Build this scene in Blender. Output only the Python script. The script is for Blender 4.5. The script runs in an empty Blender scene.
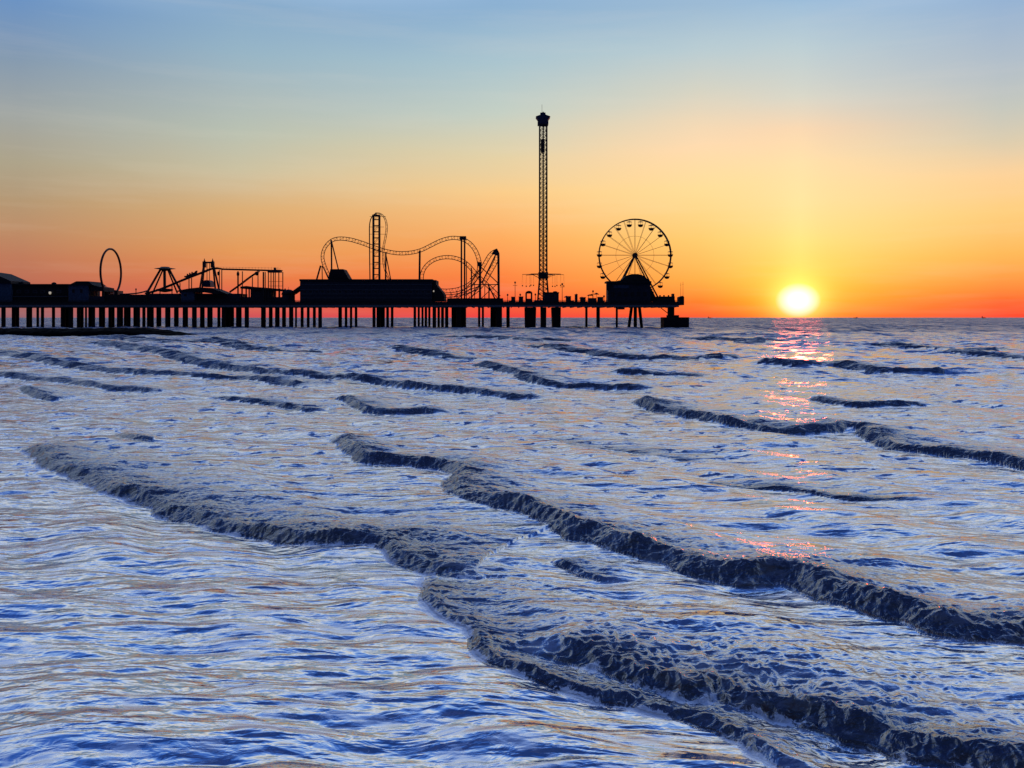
import bpy, math, random
import numpy as np
random.seed(4); rng = np.random.default_rng(11)
R = math.radians
F, H0, HY = 887.0, 4.0, 317.5          # focal length in pixels, eye height, horizon row
sc = bpy.context.scene
col = sc.collection

def at(x, y, Y):                        # photo pixel + distance -> world point
    return (( x-512.0)*Y/F, Y, H0+(HY-y)*Y/F)

# ------------------------------------------------------------------ materials
def s2l(c):
    return tuple(((v/255)/12.92 if v/255 <= .04045 else ((v/255+.055)/1.055)**2.4) for v in c)

def mat(name, base, rough=.6, metal=0., var=.35, scale=1.5, bump=.01):
    m = bpy.data.materials.new(name); m.use_nodes = True
    nt = m.node_tree; b = nt.nodes['Principled BSDF']
    tc = nt.nodes.new('ShaderNodeTexCoord')
    n = nt.nodes.new('ShaderNodeTexNoise'); n.inputs['Scale'].default_value = scale; n.inputs['Detail'].default_value = 6
    r = nt.nodes.new('ShaderNodeValToRGB')
    r.color_ramp.elements[0].position = .3; r.color_ramp.elements[1].position = .7
    r.color_ramp.elements[0].color = (*[c*(1-var) for c in base], 1)
    r.color_ramp.elements[1].color = (*[min(1, c*(1+var)) for c in base], 1)
    nt.links.new(tc.outputs['Object'], n.inputs['Vector'])
    nt.links.new(n.outputs['Fac'], r.inputs['Fac']); nt.links.new(r.outputs['Color'], b.inputs['Base Color'])
    bm = nt.nodes.new('ShaderNodeBump'); bm.inputs['Strength'].default_value = .4; bm.inputs['Distance'].default_value = bump
    nt.links.new(n.outputs['Fac'], bm.inputs['Height']); nt.links.new(bm.outputs['Normal'], b.inputs['Normal'])
    b.inputs['Roughness'].default_value = rough; b.inputs['Metallic'].default_value = metal
    b.inputs['Specular IOR Level'].default_value = .2
    return m
def _norock(m): m.node_tree.nodes['Principled BSDF'].inputs['Specular IOR Level'].default_value = .03; return m
M = dict(
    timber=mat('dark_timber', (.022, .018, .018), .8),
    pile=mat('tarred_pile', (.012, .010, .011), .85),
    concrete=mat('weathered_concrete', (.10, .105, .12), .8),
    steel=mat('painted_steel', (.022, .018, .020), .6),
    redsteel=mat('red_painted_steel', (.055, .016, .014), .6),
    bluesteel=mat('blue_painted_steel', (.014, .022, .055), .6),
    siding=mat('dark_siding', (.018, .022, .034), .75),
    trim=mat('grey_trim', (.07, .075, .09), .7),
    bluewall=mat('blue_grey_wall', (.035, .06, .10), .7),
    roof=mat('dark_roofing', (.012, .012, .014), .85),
    sign=mat('pale_sign_board', (.16, .17, .2), .6),
    glass=mat('dark_window_glass', (.01, .012, .018), .15),
    rock=_norock(mat('wet_black_rock', (.003, .003, .0035), 1.0, var=.5, bump=.05)),
    hull=mat('ship_hull', (.05, .03, .03), .7),
    cloth=mat('dark_cloth', (.02, .02, .028), .9),
    skin=mat('skin', (.25, .15, .11), .7),
)
lamp = bpy.data.materials.new('lit_lamp'); lamp.use_nodes = True
lb = lamp.node_tree.nodes['Principled BSDF']; lb.inputs['Base Color'].default_value = (.8, .8, .7, 1)
lb.inputs['Emission Color'].default_value = (1, .85, .6, 1); lb.inputs['Emission Strength'].default_value = .35
M['lamp'] = lamp

# ------------------------------------------------------------------ mesh helpers
def V(a): return np.array(a, float)
class MB:
    def __init__(s): s.v = []; s.f = []
    def add(s, vs, fs):
        o = len(s.v); s.v += [tuple(map(float, p)) for p in vs]; s.f += [tuple(i+o for i in f) for f in fs]; return s
    def box(s, x0, x1, y0, y1, z0, z1):
        return s.add([(x0,y0,z0),(x1,y0,z0),(x1,y1,z0),(x0,y1,z0),(x0,y0,z1),(x1,y0,z1),(x1,y1,z1),(x0,y1,z1)],
                     [(0,3,2,1),(4,5,6,7),(0,1,5,4),(1,2,6,5),(2,3,7,6),(3,0,4,7)])
    def tube(s, pts, r, n=6, closed=False):
        P = [V(p) for p in pts]; m = len(P); rr = r if hasattr(r, '__len__') else [r]*m
        vs = []; fs = []; up = None
        for i in range(m):
            if closed: t = P[(i+1) % m]-P[i-1]
            else: t = P[min(i+1, m-1)]-P[max(i-1, 0)]
            t = t/(np.linalg.norm(t)+1e-12)
            if up is None: up = V((0,1,0)) if abs(t[1]) < .9 else V((1,0,0))
            a = up-np.dot(up, t)*t; a /= np.linalg.norm(a)+1e-12; up = a; b = np.cross(t, a)
            for k in range(n):
                q = 2*math.pi*(k+.5)/n
                vs.append(P[i]+rr[i]*(math.cos(q)*a+math.sin(q)*b))
        L = m if closed else m-1
        for i in range(L):
            j = (i+1) % m
            for k in range(n):
                l = (k+1) % n
                fs.append((i*n+k, i*n+l, j*n+l, j*n+k))
        if not closed: fs += [tuple(range(n))[::-1], tuple((m-1)*n+k for k in range(n))]
        return s.add(vs, fs)
    def bar(s, p, q, r, n=6, r2=None): return s.tube([p, q], [r, r if r2 is None else r2], n)
    def prism(s, poly, y0, y1):         # polygon in x,z extruded through y
        n = len(poly)
        vs = [(x, y0, z) for x, z in poly]+[(x, y1, z) for x, z in poly]
        fs = [tuple(range(n)), tuple(range(2*n-1, n-1, -1))]+[(i, i+n, (i+1) % n+n, (i+1) % n) for i in range(n)]
        return s.add(vs, fs)
    def lathe(s, prof, c, n=12):        # prof: (r, z)
        vs = []; fs = []
        for r, z in prof:
            for k in range(n):
                q = 2*math.pi*k/n; vs.append((c[0]+r*math.cos(q), c[1]+r*math.sin(q), c[2]+z))
        for i in range(len(prof)-1):
            for k in range(n):
                l = (k+1) % n; fs.append((i*n+k, i*n+l, (i+1)*n+l, (i+1)*n+k))
        fs += [tuple(range(n))[::-1], tuple((len(prof)-1)*n+k for k in range(n))]
        return s.add(vs, fs)
    def build(s, name, m, parent=None, origin=None, smooth=False):
        w = V(parent['_w']) if parent is not None else V((0,0,0))
        if parent is None and origin is not None: w = V(origin)
        me = bpy.data.meshes.new(name); me.from_pydata([tuple(V(p)-w) for p in s.v], [], s.f); me.update()
        me.materials.append(M[m])
        if smooth: me.polygons.foreach_set('use_smooth', [True]*len(me.polygons))
        o = bpy.data.objects.new(name, me); col.objects.link(o)
        if parent is not None: o.parent = parent
        elif origin is not None: o.location = tuple(w)
        o['_w'] = [float(c) for c in w]
        return o

def thing(name, label, cat, loc, group=None):
    o = bpy.data.objects.new(name, None); col.objects.link(o); o.location = loc; o.empty_display_size = .5
    o['_w'] = [float(c) for c in loc]; o['label'] = label; o['category'] = cat
    if group: o['group'] = group
    return o
def tag(o, label, cat, group=None):
    o['label'] = label; o['category'] = cat
    if group: o['group'] = group
    return o
def dup(root, loc, label, group=None):
    r = root.copy(); col.objects.link(r); r.location = loc; r['label'] = label
    if group: r['group'] = group
    def rec(src, dst):
        for ch in list(src.children):
            c = ch.copy(); col.objects.link(c); c.parent = dst; rec(ch, c)
    bpy.context.view_layer.update()
    rec(root, r); return r
def spline(pts, step=6):
    P = [V(p) for p in pts]; P = [2*P[0]-P[1]]+P+[2*P[-1]-P[-2]]; out = []
    for i in range(1, len(P)-2):
        for k in range(step):
            t = k/step; a, b, c, d = P[i-1:i+3]
            out.append(.5*(2*b+(c-a)*t+(2*a-5*b+4*c-d)*t*t+(3*b-a-3*c+d)*t**3))
    out.append(P[-2]); return out
S = 350/F                                # metres per pixel at the pier's front edge
DECK = 9.7

# ------------------------------------------------------------------ THE PIER
YF, YB = 350.0, 374.0
xl, xr = at(-60, 0, YF)[0], at(679, 0, YF)[0]
pier = thing('pier', 'long dark pleasure pier on piles running out from the left', 'pier', ((xl+xr)/2, 362, 0))
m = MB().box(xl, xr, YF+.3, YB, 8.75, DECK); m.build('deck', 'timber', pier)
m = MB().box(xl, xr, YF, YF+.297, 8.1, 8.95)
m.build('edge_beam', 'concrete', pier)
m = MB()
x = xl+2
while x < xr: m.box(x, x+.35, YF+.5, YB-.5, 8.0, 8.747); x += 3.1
m.build('joists', 'timber', pier)
def railing(x0, x1, y, z, h=1.15, par=pier):
    m = MB()
    for k in (h, h*.66, h*.33): m.box(x0, x1, y, y+.06, z+k-.07, z+k)
    x = x0
    while x < x1: m.box(x, x+.1, y-.02, y+.08, z, z+h+.04); x += 2.0
    x = x0
    while x < x1: m.box(x, x+.09, y, y+.05, z, z+h-.07); x += .3
    m.box(x0, x1, y+.062, y+.1, z, z+.5)
    m.build('railing', 'timber', par)
railing(xl, xr-.2, YF+.32, DECK); railing(xl, xr-.2, YB-.4, DECK)
# skirt board between the shore and the tower, deeper than at the sea end
m = MB().box(xl, xr, YF+.10, YF+.29, 8.953, 9.9); m.build('fascia_board', 'timber', pier)
gaps = [(-1,1.5),(5.5,12),(19,26.5),(32,36.5),(39,41),(44,52),(55,61),(73,77),(83.5,85),(87,88.5),(95,99),(105,108.5),(114.5,117),
 (123,124),(130.5,133.5),(140,142.3),(145.5,147),(153.7,156.4),(161.3,165.2),(170.4,174),(178.7,182.7),(188,192),(196.8,200),
 (204.7,207.3),(212.6,217.3),(220.5,221.7),(234,236),(241.6,244.6),(249,261),(265.9,268.8),(272.7,275),(279.7,282),(286,289),
 (293.4,295),(297,300.6),(303.7,306.8),(309.7,312.8),(315.9,318.2),(322,338.3),(342,344.7),(347.4,349.8),(352.3,354.7),(357.4,372.4),
 (375.6,376.6),(384.8,386.2),(389,390.8),(393.5,413.5),(416.2,417.6),(419.9,421.4),(423.6,424.6),(427.2,428.2),(430.5,432.5),
 (436.2,437.4),(440,441),(444,445),(448.4,451.6),(466,478),(480.3,481.8),(484,490.6),(501.9,506.3),(509.8,525)]
piles = []
for (a, b), (c, d) in zip(gaps[:-1], gaps[1:]):
    w = c-b; n = 1 if w < 5.2 else max(2, int(round(w/4.6)))
    for k in range(n):
        piles.append((b+w*(k+.5)/n, w/n*(1.0 if n == 1 else 1.06), b > 450))
piles += [(-14,3.5,0),(-25,3.5,0),(586.4,2.4,1),(598.1,3.6,1),(616.8,2.2,1)]
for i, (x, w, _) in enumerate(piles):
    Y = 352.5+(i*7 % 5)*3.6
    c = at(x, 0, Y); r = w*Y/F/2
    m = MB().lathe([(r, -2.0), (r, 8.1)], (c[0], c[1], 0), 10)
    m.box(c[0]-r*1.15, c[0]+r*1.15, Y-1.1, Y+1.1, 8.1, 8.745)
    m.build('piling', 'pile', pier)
# heavy caissons under the swing tower
for (x0, x1, t0, t1) in ((525,535.3,524.6,536),(541,545.8,540.8,546),(552.6,560,551.6,560.4)):
    Y = 358
    p = [(at(x0,0,Y)[0], -2), (at(x1,0,Y)[0], -2), (at(t1,0,Y)[0], 8.1), (at(t0,0,Y)[0], 8.1)]
    MB().prism(p, Y-4, Y+6).build('caisson', 'pile', pier)
for (xb, xt, w) in ((628.3,631.6,3.2),(635.3,635.3,3.6),(642.1,639.4,3.2)):
    Y = 358; w = w*S/2
    MB().bar((at(xb,0,Y)[0], Y, -1.5), (at(xt,0,Y)[0], Y, 8.2), w, 8).build('piling', 'pile', pier)
MB().box(at(619,0,YF)[0], at(625,0,YF)[0], 351, 356, 7.2, 8.09).build('service_box', 'steel', pier)
# the sea end: side platform, brace, post
MB().bar(at(661,308,353), at(669.5,314.5,353), .16, 6).build('brace', 'steel', pier)
xa, xb = at(676,0,YF)[0], at(684.4,0,YF)[0]
m = MB().box(xr+.01, xb, 350.5, 360, 8.9, 9.72); m.box(xr+.5, xb-.05, 350.6, 351, 9.724, 10.9)
m.build('end_platform', 'timber', pier)
dol = thing('mooring_dolphin', 'squat concrete dolphin standing in the sea under the end of the pier', 'mooring platform', (at(676.7,0,354)[0], 354, 0))
MB().box(at(664.2,0,350)[0], at(689.2,0,350)[0], 350.2, 358.4, -2, 4.1).build('base', 'pile', dol)
MB().box(at(669.5,0,350)[0], at(680,0,350)[0], 352, 357, 4.1, 4.95).build('cap', 'pile', dol)
MB().box(at(670.4,0,350)[0], at(675.6,0,350)[0], 352.6, 356.6, 4.95, 8.1).build('column', 'pile', dol)

# ------------------------------------------------------------------ buildings, west to east
def px(x, Y): return at(x, 0, Y)[0]
def pz(y, Y): return at(0, y, Y)[2]
def house(name, label, cat, x0, x1, ytop, Y, dep, roofpoly, wall='siding', wins=(), trims=(), rname='roof'):
    o = thing(name, label, cat, ((px(x0,Y)+px(x1,Y))/2, Y+dep/2, DECK))
    MB().box(px(x0,Y), px(x1,Y), Y, Y+dep, DECK+.004, pz(ytop,Y)).build('wall', wall, o)
    if roofpoly:
        MB().prism([(px(x,Y), pz(y,Y)) for x, y in roofpoly], Y-.7, Y+dep+.7).build(rname, 'roof', o)
    for (wx, wy0, wy1, ww) in wins:
        w = MB().box(px(wx,Y), px(wx+ww,Y), Y-.06, Y+.003, pz(wy1,Y), pz(wy0,Y)).build('window', 'trim', o)
        MB().box(px(wx,Y)+.1, px(wx+ww,Y)-.1, Y-.08, Y-.058, pz(wy1,Y)+.1, pz(wy0,Y)-.1).build('pane', 'glass', w)
    for ty in trims:
        MB().box(px(x0,Y)-.1, px(x1,Y)+.1, Y-.15, Y-.002, pz(ty,Y)-.12, pz(ty,Y)+.12).build('trim_band', 'trim', o)
    return o
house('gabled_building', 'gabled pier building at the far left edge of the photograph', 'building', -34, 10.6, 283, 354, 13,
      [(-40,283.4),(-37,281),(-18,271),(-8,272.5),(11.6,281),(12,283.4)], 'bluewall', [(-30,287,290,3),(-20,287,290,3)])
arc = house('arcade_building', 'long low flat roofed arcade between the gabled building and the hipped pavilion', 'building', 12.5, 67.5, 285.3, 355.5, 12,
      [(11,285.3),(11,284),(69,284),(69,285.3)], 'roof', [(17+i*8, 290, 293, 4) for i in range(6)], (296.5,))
MB().lathe([(.9,0),(.9,.7),(.4,1.1)], (px(22,360), 360, pz(284.2,360)), 8).build('roof_vent', 'roof', arc)
MB().lathe([(1.0,0),(.9,.5),(.3,.8)], (px(54,360), 360, pz(284.2,360)), 8).build('roof_vent', 'roof', arc)
tag(MB().lathe([(.25,0),(.5,.4),(.5,.9),(.2,1.1)], (px(50,354.8), 354.8, pz(294.3,354.8)), 8).build('wall_lantern', 'lamp', origin=(px(50,354.8),354.8,pz(294.3,354.8))),
    'small pale lantern glowing in front of the long arcade', 'lantern')
pav = house('hipped_pavilion', 'hipped roof pavilion with blue grey wall beside the thin upright ring ride', 'pavilion', 68.5, 88.5, 285.4, 352.5, 10,
      [(67.5,285.4),(67.5,284.2),(71.5,284),(77,281.3),(89,281.3),(93,284.5),(95,285.4)], 'bluewall', [(72,289,293,3),(80,289,293,3)])
m = MB().prism([(px(a,353), pz(b,353)) for a, b in ((91,285),(104,287.5),(104.4,291.6),(91,290.6))], 352.6, 362); m.build('side_canopy', 'roof', pav)
for q in (96, 103.6):
    MB().box(px(q,353)-.15, px(q,353)+.15, 353, 353.3, DECK+.004, pz(291,353)).build('post', 'timber', pav)
m = MB().box(px(89,353), px(104.2,353), 352.9, 353.1, DECK+.003, pz(296.2,353)); m.build('parapet', 'siding', pav)

# ring ride
cx, Yr = 111.0, 361
c = V(at(cx, 272.2, Yr)); ring = thing('ring_coaster', 'thin tall upright steel ring ride rising beside the pavilion', 'thrill ride', (c[0], Yr, DECK))
rad = 23.2*Yr/F; yaw = R(90.5)
pts = [c+V((rad*math.cos(t)*math.cos(yaw), rad*math.cos(t)*math.sin(yaw), rad*math.sin(t))) for t in np.linspace(0, 2*math.pi, 65)[:-1]]
MB().tube(pts, .42, 8, True).build('ring_track', 'redsteel', ring, smooth=True)
pts2 = [c+(p-c)*.965 for p in pts]; MB().tube(pts2, .12, 6, True).build('inner_rail', 'steel', ring)
MB().box(px(104,Yr), px(108.6,Yr), Yr-2, Yr+3, DECK+.004, pz(290.5,Yr)).build('support_block', 'steel', ring)
MB().box(px(116.5,Yr), px(120,Yr), Yr-2, Yr+3, DECK+.004, pz(290.8,Yr)).build('support_block', 'steel', ring)
tr = MB()
for t in np.linspace(R(262), R(292), 5):
    p = c+.93*V((rad*math.cos(t)*math.cos(yaw), rad*math.cos(t)*math.sin(yaw), rad*math.sin(t))); tr.box(p[0]-.5, p[0]+.5, p[1]-.7, p[1]+.7, p[2]-.2, p[2]+1.0)
tr.build('ride_car', 'bluesteel', ring)
tag(MB().box(px(105,354), px(146,354), 354, 364, DECK+.004, pz(294.6,354)).build('ride_platform', 'timber', origin=(px(125,354),359,DECK)),
    'low flat boarding platform to the right of the upright ring ride', 'platform')
m = MB().tube(spline([at(x,y,356) for x,y in ((120,294.2),(128,294),(137,293.2),(143,292),(148,290.5))]), .28)
tag(m.build('guide_rail', 'steel', origin=at(132,295,356)), 'low dark rail running along the deck toward the four legged frame ride', 'rail')
tag(MB().lathe([(.16,0),(.16,1.7),(.3,1.8),(.3,2.3),(.05,2.5)], (px(136,355), 355, pz(294.5,355)), 8).build('bollard_light', 'steel', origin=(px(136,355),355,pz(294.5,355))),
    'short post light alone on the low platform left of the frame ride', 'post light')

# pyramid-legged ride
Y = 358; fr = thing('pendulum_ride', 'pyramid frame ride with splayed legs and a flat round top', 'thrill ride', (px(164.5,Y), Y, DECK))
MB().lathe([(1.2,-.9),(2.4,-.3),(4.2,0),(2.0,.35),(1.6,.7),(.3,.8)], at(165,268.6,Y), 16).build('top_plate', 'steel', fr)
for (a, b, dy, r) in (((160.8,268.9),(146,294.5),-2.5,.42),((163,269.5),(152,294.5),6,.3),((167.4,268.9),(177.3,293),6,.3),((169,269),(181.8,293),-2.5,.42)):
    p = at(*a, Y); q = at(*b, Y+dy); MB().bar(p, q, r, 8, r*1.1).build('leg', 'redsteel', fr)
MB().bar(at(164.5,268.9,Y), (px(164.7,Y), Y, pz(289,Y)), .55, 8).build('pendulum_arm', 'steel', fr)
MB().lathe([(.5,0),(3.0,.5),(3.2,1.3),(2.6,1.4),(1.0,1.5)], at(164.7,292.3,Y), 16).build('gondola', 'steel', fr)
# ride base hut
house('ride_hut', 'low hut with blue grey wall and bowed roof below the log flume lift', 'hut', 181, 194, 291.6, 353, 9,
      [(178,291.8),(178,290.6),(190,288.4),(200,287.4),(212,288),(222,291.8),(227,293.8),(214,293.8),(200,291.8)], 'bluewall', [(184,293.5,296.5,3)])
tag(MB().box(px(195,356), px(240,356), 356, 366, DECK+.004, pz(293.6,356)).build('equipment_shed', 'siding', origin=(px(217,356),361,DECK)),
    'long dark equipment shed under the swing frame tower', 'shed')
tag(MB().box(px(147,356), px(180,356), 356, 366, DECK+.004, pz(293.6,356)).build('ticket_shed', 'siding', origin=(px(163,356),361,DECK)),
    'dark low shed at the foot of the pyramid frame ride', 'shed')
# swing frame tower
Y = 362; sw = thing('swing_frame_ride', 'narrow frame tower with two spread legs and a top crossbar over the flume', 'thrill ride', (px(208.5,Y), Y, DECK))
for a, b, dy in (((204.6,260.5),(198.6,296),-3),((204.6,261),(201.5,296),5),((212.6,260.5),(220.4,296),-3),((212.6,261),(216,296),5)):
    MB().bar(at(*a,Y), at(*b,Y+dy), .36, 8).build('leg', 'redsteel', sw)
MB().bar(at(203.4,262.5,Y), at(213.6,262.5,Y), .38, 8).build('crossbar', 'steel', sw)
for xx in (204.4, 212.6):
    MB().bar(at(xx,262.5,Y), at(xx,258.6,Y), .16, 6).build('mast_tip', 'steel', sw)
    MB().box(px(xx,Y)-.6, px(xx,Y)+.6, Y-.6, Y+.6, pz(267.5,Y), pz(261.5,Y)).build('bearing_box', 'steel', sw)
for xx in (207, 209.6): MB().bar(at(xx,262.7,Y), at(xx,283,Y), .14, 6).build('swing_arm', 'steel', sw)
MB().prism([(px(a,Y), pz(b,Y)) for a, b in ((205,282),(206.5,280.4),(210.5,280.4),(212,282),(212.5,287),(204.5,287))], Y-2.4, Y+2.4).build('swing_cabin', 'bluesteel', sw)

# ------------------------------------------------------------------ log flume
Y = 357; fl = thing('log_flume', 'log flume with a long rising lift, a level trough and many thin supports', 'water ride', (px(230,Y), Y, DECK))
def channel(pts, Y, w=1.9, t=.42):
    m = MB(); P = [V(at(a,b,Y)) for a, b in pts]
    P = spline(P, 4)
    for dy in (-w/2, w/2): m.tube([p+V((0,dy,.25)) for p in P], t*.55, 4)
    m.tube([p for p in P], t*.5, 4)
    for i in range(0, len(P)-1, 1): m.bar(P[i]+V((0,-w/2,0)), P[i]+V((0,w/2,0)), t*.3, 4)
    return m
channel(((146,294),(158,290.6),(170,286),(182,281),(192,277),(203,272.8),(211,269.6),(217,268.7),(223,269.6)), Y, t=.62).build('lift_trough', 'steel', fl)
channel(((223,269.6),(240,270),(260,270.6),(282,271.2)), Y, t=.5).build('level_trough', 'steel', fl)
channel(((259,271.8),(250,277.8),(240,285.4),(230,292.5)), Y+3, t=.42).build('drop_trough', 'steel', fl)
MB().box(px(268.5,Y), px(281,Y), Y-1.6, Y+1.6, pz(272.6,Y), pz(269.9,Y)).build('station_platform', 'steel', fl)
m = MB()
m.bar(at(216,267,Y-1), at(281,268.2,Y-1), .05, 4)
for q in np.arange(217, 281, 3.2): m.bar(at(q,269.6,Y-1), at(q,267,Y-1), .04, 4)
m.build('handrail', 'steel', fl)
for q, t in ((160,288.8),(172,285),(180,283),(189,278.6),(191.6,278),(219.3,270),(221.8,270),(238,271.3),(242.4,271.3),(252.4,277),(258,272.5),(263.4,272),(265.2,272),
          (268.4,272.4),(271,272.4),(273.4,272.4),(275.2,272.4),(278.8,272.4),(282.8,272)):
    y = Y if random.random() < .5 else Y+3
    MB().bar(at(q,t,y), (px(q,y), y, DECK), .2 if q != 263.4 and q != 238 else .32, 6).build('support', 'steel', fl)
m = MB()
for yy in (281.5, 286): m.bar(at(268,yy,Y), at(283,yy,Y), .09, 4)
m.build('cross_ties', 'steel', fl)
MB().lathe([(.3,-.6),(.8,-.2),(.8,.7),(.3,1)], at(256.8,274,Y+3), 10).build('drive_motor', 'steel', fl)
MB().lathe([(.3,-.6),(.55,-.2),(.55,.7),(.3,1)], at(238,274.6,Y), 10).build('drive_motor', 'steel', fl)
MB().lathe([(.3,-.6),(.55,-.2),(.55,.7),(.3,1)], at(218.6,274,Y), 10).build('drive_motor', 'steel', fl)
MB().box(px(274,Y), px(276,Y), Y-.5, Y+.5, pz(270,Y), pz(267.6,Y)).build('control_box', 'steel', fl)
def log(x, y, sl, label):
    p = V(at(x,y,Y)); d = V((math.cos(sl),0,math.sin(sl))); n = V((-math.sin(sl),0,math.cos(sl)))
    o = thing('flume_boat', label, 'ride boat', tuple(p), 'log flume boats')
    m = MB(); pr = [(-2.6,.15),(-2.2,0),(2.3,0),(2.9,.9),(2.4,.85),(1.9,.55),(-2.0,.55),(-2.5,.75)]
    w = .75
    vs = [p+d*a+n*(b+.35)+V((0,s*w,0)) for s in (-1,1) for a, b in pr]; k = len(pr)
    m.add(vs, [tuple(range(k)), tuple(range(2*k-1,k-1,-1))]+[(i,i+k,(i+1)%k+k,(i+1)%k) for i in range(k)]); m.build('hull', 'redsteel', o)
    for a in (-1.3,-.3,.7):
        q = p+d*a+n*1.1; MB().box(q[0]-.12,q[0]+.12,q[1]-.5,q[1]+.5,q[2]-.3,q[2]+.45).build('seat_back','steel',o)
log(191.5, 276.2, R(22), 'small flume boat halfway up the rising lift trough')
# steelwork house under the flume
st = thing('flume_station', 'dark flume station with open bays under the level trough', 'ride station', (px(263,358), 362, DECK))
Yq = 358
MB().prism([(px(a,Yq), pz(b,Yq)) for a, b in ((241,288.6),(241,286.6),(247,286),(252,286.8),(270,288),(286,289.6),(286,291.4))], Yq-1, Yq+9).build('roof', 'roof', st)
MB().box(px(250.5,Yq), px(271,Yq), Yq, Yq+8, DECK+.004, pz(288.3,Yq)).build('wall', 'siding', st)
for q in (241.8,246,249,272.6,274.8,279.4,285): MB().box(px(q,Yq)-.22, px(q,Yq)+.22, Yq, Yq+.5, DECK+.004, pz(288.5,Yq)).build('post', 'steel', st)
MB().box(px(241,Yq), px(286,Yq), Yq-.2, Yq-.002, DECK+.004, pz(297,Yq)).build('parapet', 'siding', st)
dm = thing('domed_kiosk', 'small domed kiosk just left of the large hall', 'kiosk', (px(288.5,358), 358, DECK))
MB().lathe([(2.6,0),(2.6,3.5)], (px(288.5,358), 358, DECK+.004), 14).build('wall', 'siding', dm)
MB().lathe([(2.9,0),(2.7,.7),(2.1,1.5),(1.1,2.0),(.2,2.15)], (px(288.5,358), 358, DECK+3.5), 14).build('dome_roof', 'roof', dm, smooth=True)
MB().bar((px(288.5,358),358,DECK+5.6),(px(288.5,358),358,DECK+6.6),.06,5).build('finial','steel',dm)

# ------------------------------------------------------------------ large hall
Y = 352; hall = thing('pier_hall', 'large flat roofed hall on the deck with banded siding', 'building', (px(366,Y), 360, DECK))
MB().box(px(300,Y), px(432,Y), Y, Y+16, DECK+.004, pz(281.2,Y)).build('wall', 'siding', hall)
MB().box(px(299.6,Y), px(432.6,Y), Y-.4, Y+16.4, pz(281.2,Y)+.002, pz(279.2,Y)).build('roof', 'roof', hall)
for ty in (284.6, 289.6, 294.0, 298.0): MB().box(px(300,Y), px(432,Y), Y-.18, Y-.002, pz(ty,Y)-.10, pz(ty,Y)+.10).build('trim_band', 'trim', hall)
for i in range(22):
    q = 303+i*5.9
    w = MB().box(px(q,Y), px(q+3.6,Y), Y-.05, Y+.003, pz(293,Y), pz(290.6,Y)).build('window', 'trim', hall)
    MB().box(px(q,Y)+.12, px(q+3.6,Y)-.12, Y-.07, Y-.048, pz(293,Y)+.1, pz(290.6,Y)-.1).build('pane', 'glass', w)
MB().prism([(px(a,Y), pz(b,Y)) for a, b in ((289.5,292.6),(300-.02,285),(300-.02,287),(291,293.6))], Y+1, Y+9).build('side_canopy', 'roof', hall)
MB().box(px(290.5,Y), px(291.5,Y), Y+1.2, Y+1.6, DECK+.004, pz(293.2,Y)).build('canopy_post', 'timber', hall)
MB().prism([(px(a,Y), pz(b,Y)) for a, b in ((432.7,301),(432.7,279.9),(435.8,279.9),(435.8,284),(439,288),(443.5,294),(444,301))], Y+1, Y+14).build('stair_wing', 'roof', hall)
MB().lathe([(.1,0),(.25,.2),(.25,.5),(.1,.7)], (px(433.5,Y), Y+.7, pz(292,Y)), 8).build('wall_lamp', 'lamp', hall)
rf = MB()
vs = [(px(a,Y+8), Y+8+dy, pz(b,Y+8)) for dy in (-4,4) for a, b in ((330,279.3),(332.4,269.6),(345,269.6),(350.6,279.3))]
rf.add(vs, [(0,1,2,3),(7,6,5,4),(0,4,5,1),(1,5,6,2),(2,6,7,3),(3,7,4,0)])
tag(rf.build('rooftop_plant', 'roof', origin=at(340,279.3,Y+8)), 'trapezoid plant housing standing on the flat roof of the large hall', 'roof housing')

# ------------------------------------------------------------------ roller coaster
co = thing('roller_coaster', 'steel roller coaster with a tall lift tower and curling tracks above the hall', 'roller coaster', (px(410,366), 366, DECK))
def track(pts, r=.16, gauge=1.5, step=6, yo=0.7):
    P = spline([V(at(a,b,Yq)) for a, b, Yq in pts], step)
    # even resample
    d = np.r_[0, np.cumsum([np.linalg.norm(P[i+1]-P[i]) for i in range(len(P)-1)])]
    n = int(d[-1]/1.25); A = np.array(P); t = np.linspace(0, d[-1], n)
    Q = np.stack([np.interp(t, d, A[:,k]) for k in range(3)], 1)
    m = MB(); L1 = []; L2 = []; Sp = []
    for i in range(n):
        tg = Q[min(i+1,n-1)]-Q[max(i-1,0)]; tg /= np.linalg.norm(tg)
        nr = np.cross(V((0,1,0)), tg); nr /= np.linalg.norm(nr)+1e-9
        if nr[2] < 0 and i == 0: pass
        L1.append(Q[i]+nr*gauge/2+V((0,-yo,0))); L2.append(Q[i]-nr*gauge/2+V((0,yo,0)))
        Sp.append(Q[i]-nr*.1+V((0,.1,0)))
    m.tube(L1, r, 5); m.tube(L2, r, 5)
    for i in range(n-1):
        m.bar(L1[i], L2[i], r*.55, 4)
        if i % 2 == 0: m.bar(L1[i], L2[i+1], r*.45, 4)
    return m
YC = 366
track([(331,281,YC-2),(327,272,YC-2),(323.4,262.5,YC-1),(322.6,255,YC),(325,247.5,YC),(331,241,YC),(339,238.6,YC),(350,239.6,YC),(362,243,YC),(374,247.4,YC),
       (386,251.2,YC),(398,253.2,YC),(410,252.8,YC),(421,250.2,YC),(431,245.4,YC),(441,240.6,YC),(451,238,YC),(460,238.6,YC),(468,242,YC),(474.5,249,YC),
       (478.4,258,YC),(479.4,267,YC),(477,276,YC-1),(470,284,YC-3),(460,289,YC-4),(448,291,YC-4),(438,290.4,YC-3)]).build('outer_track', 'steel', co)
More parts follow.
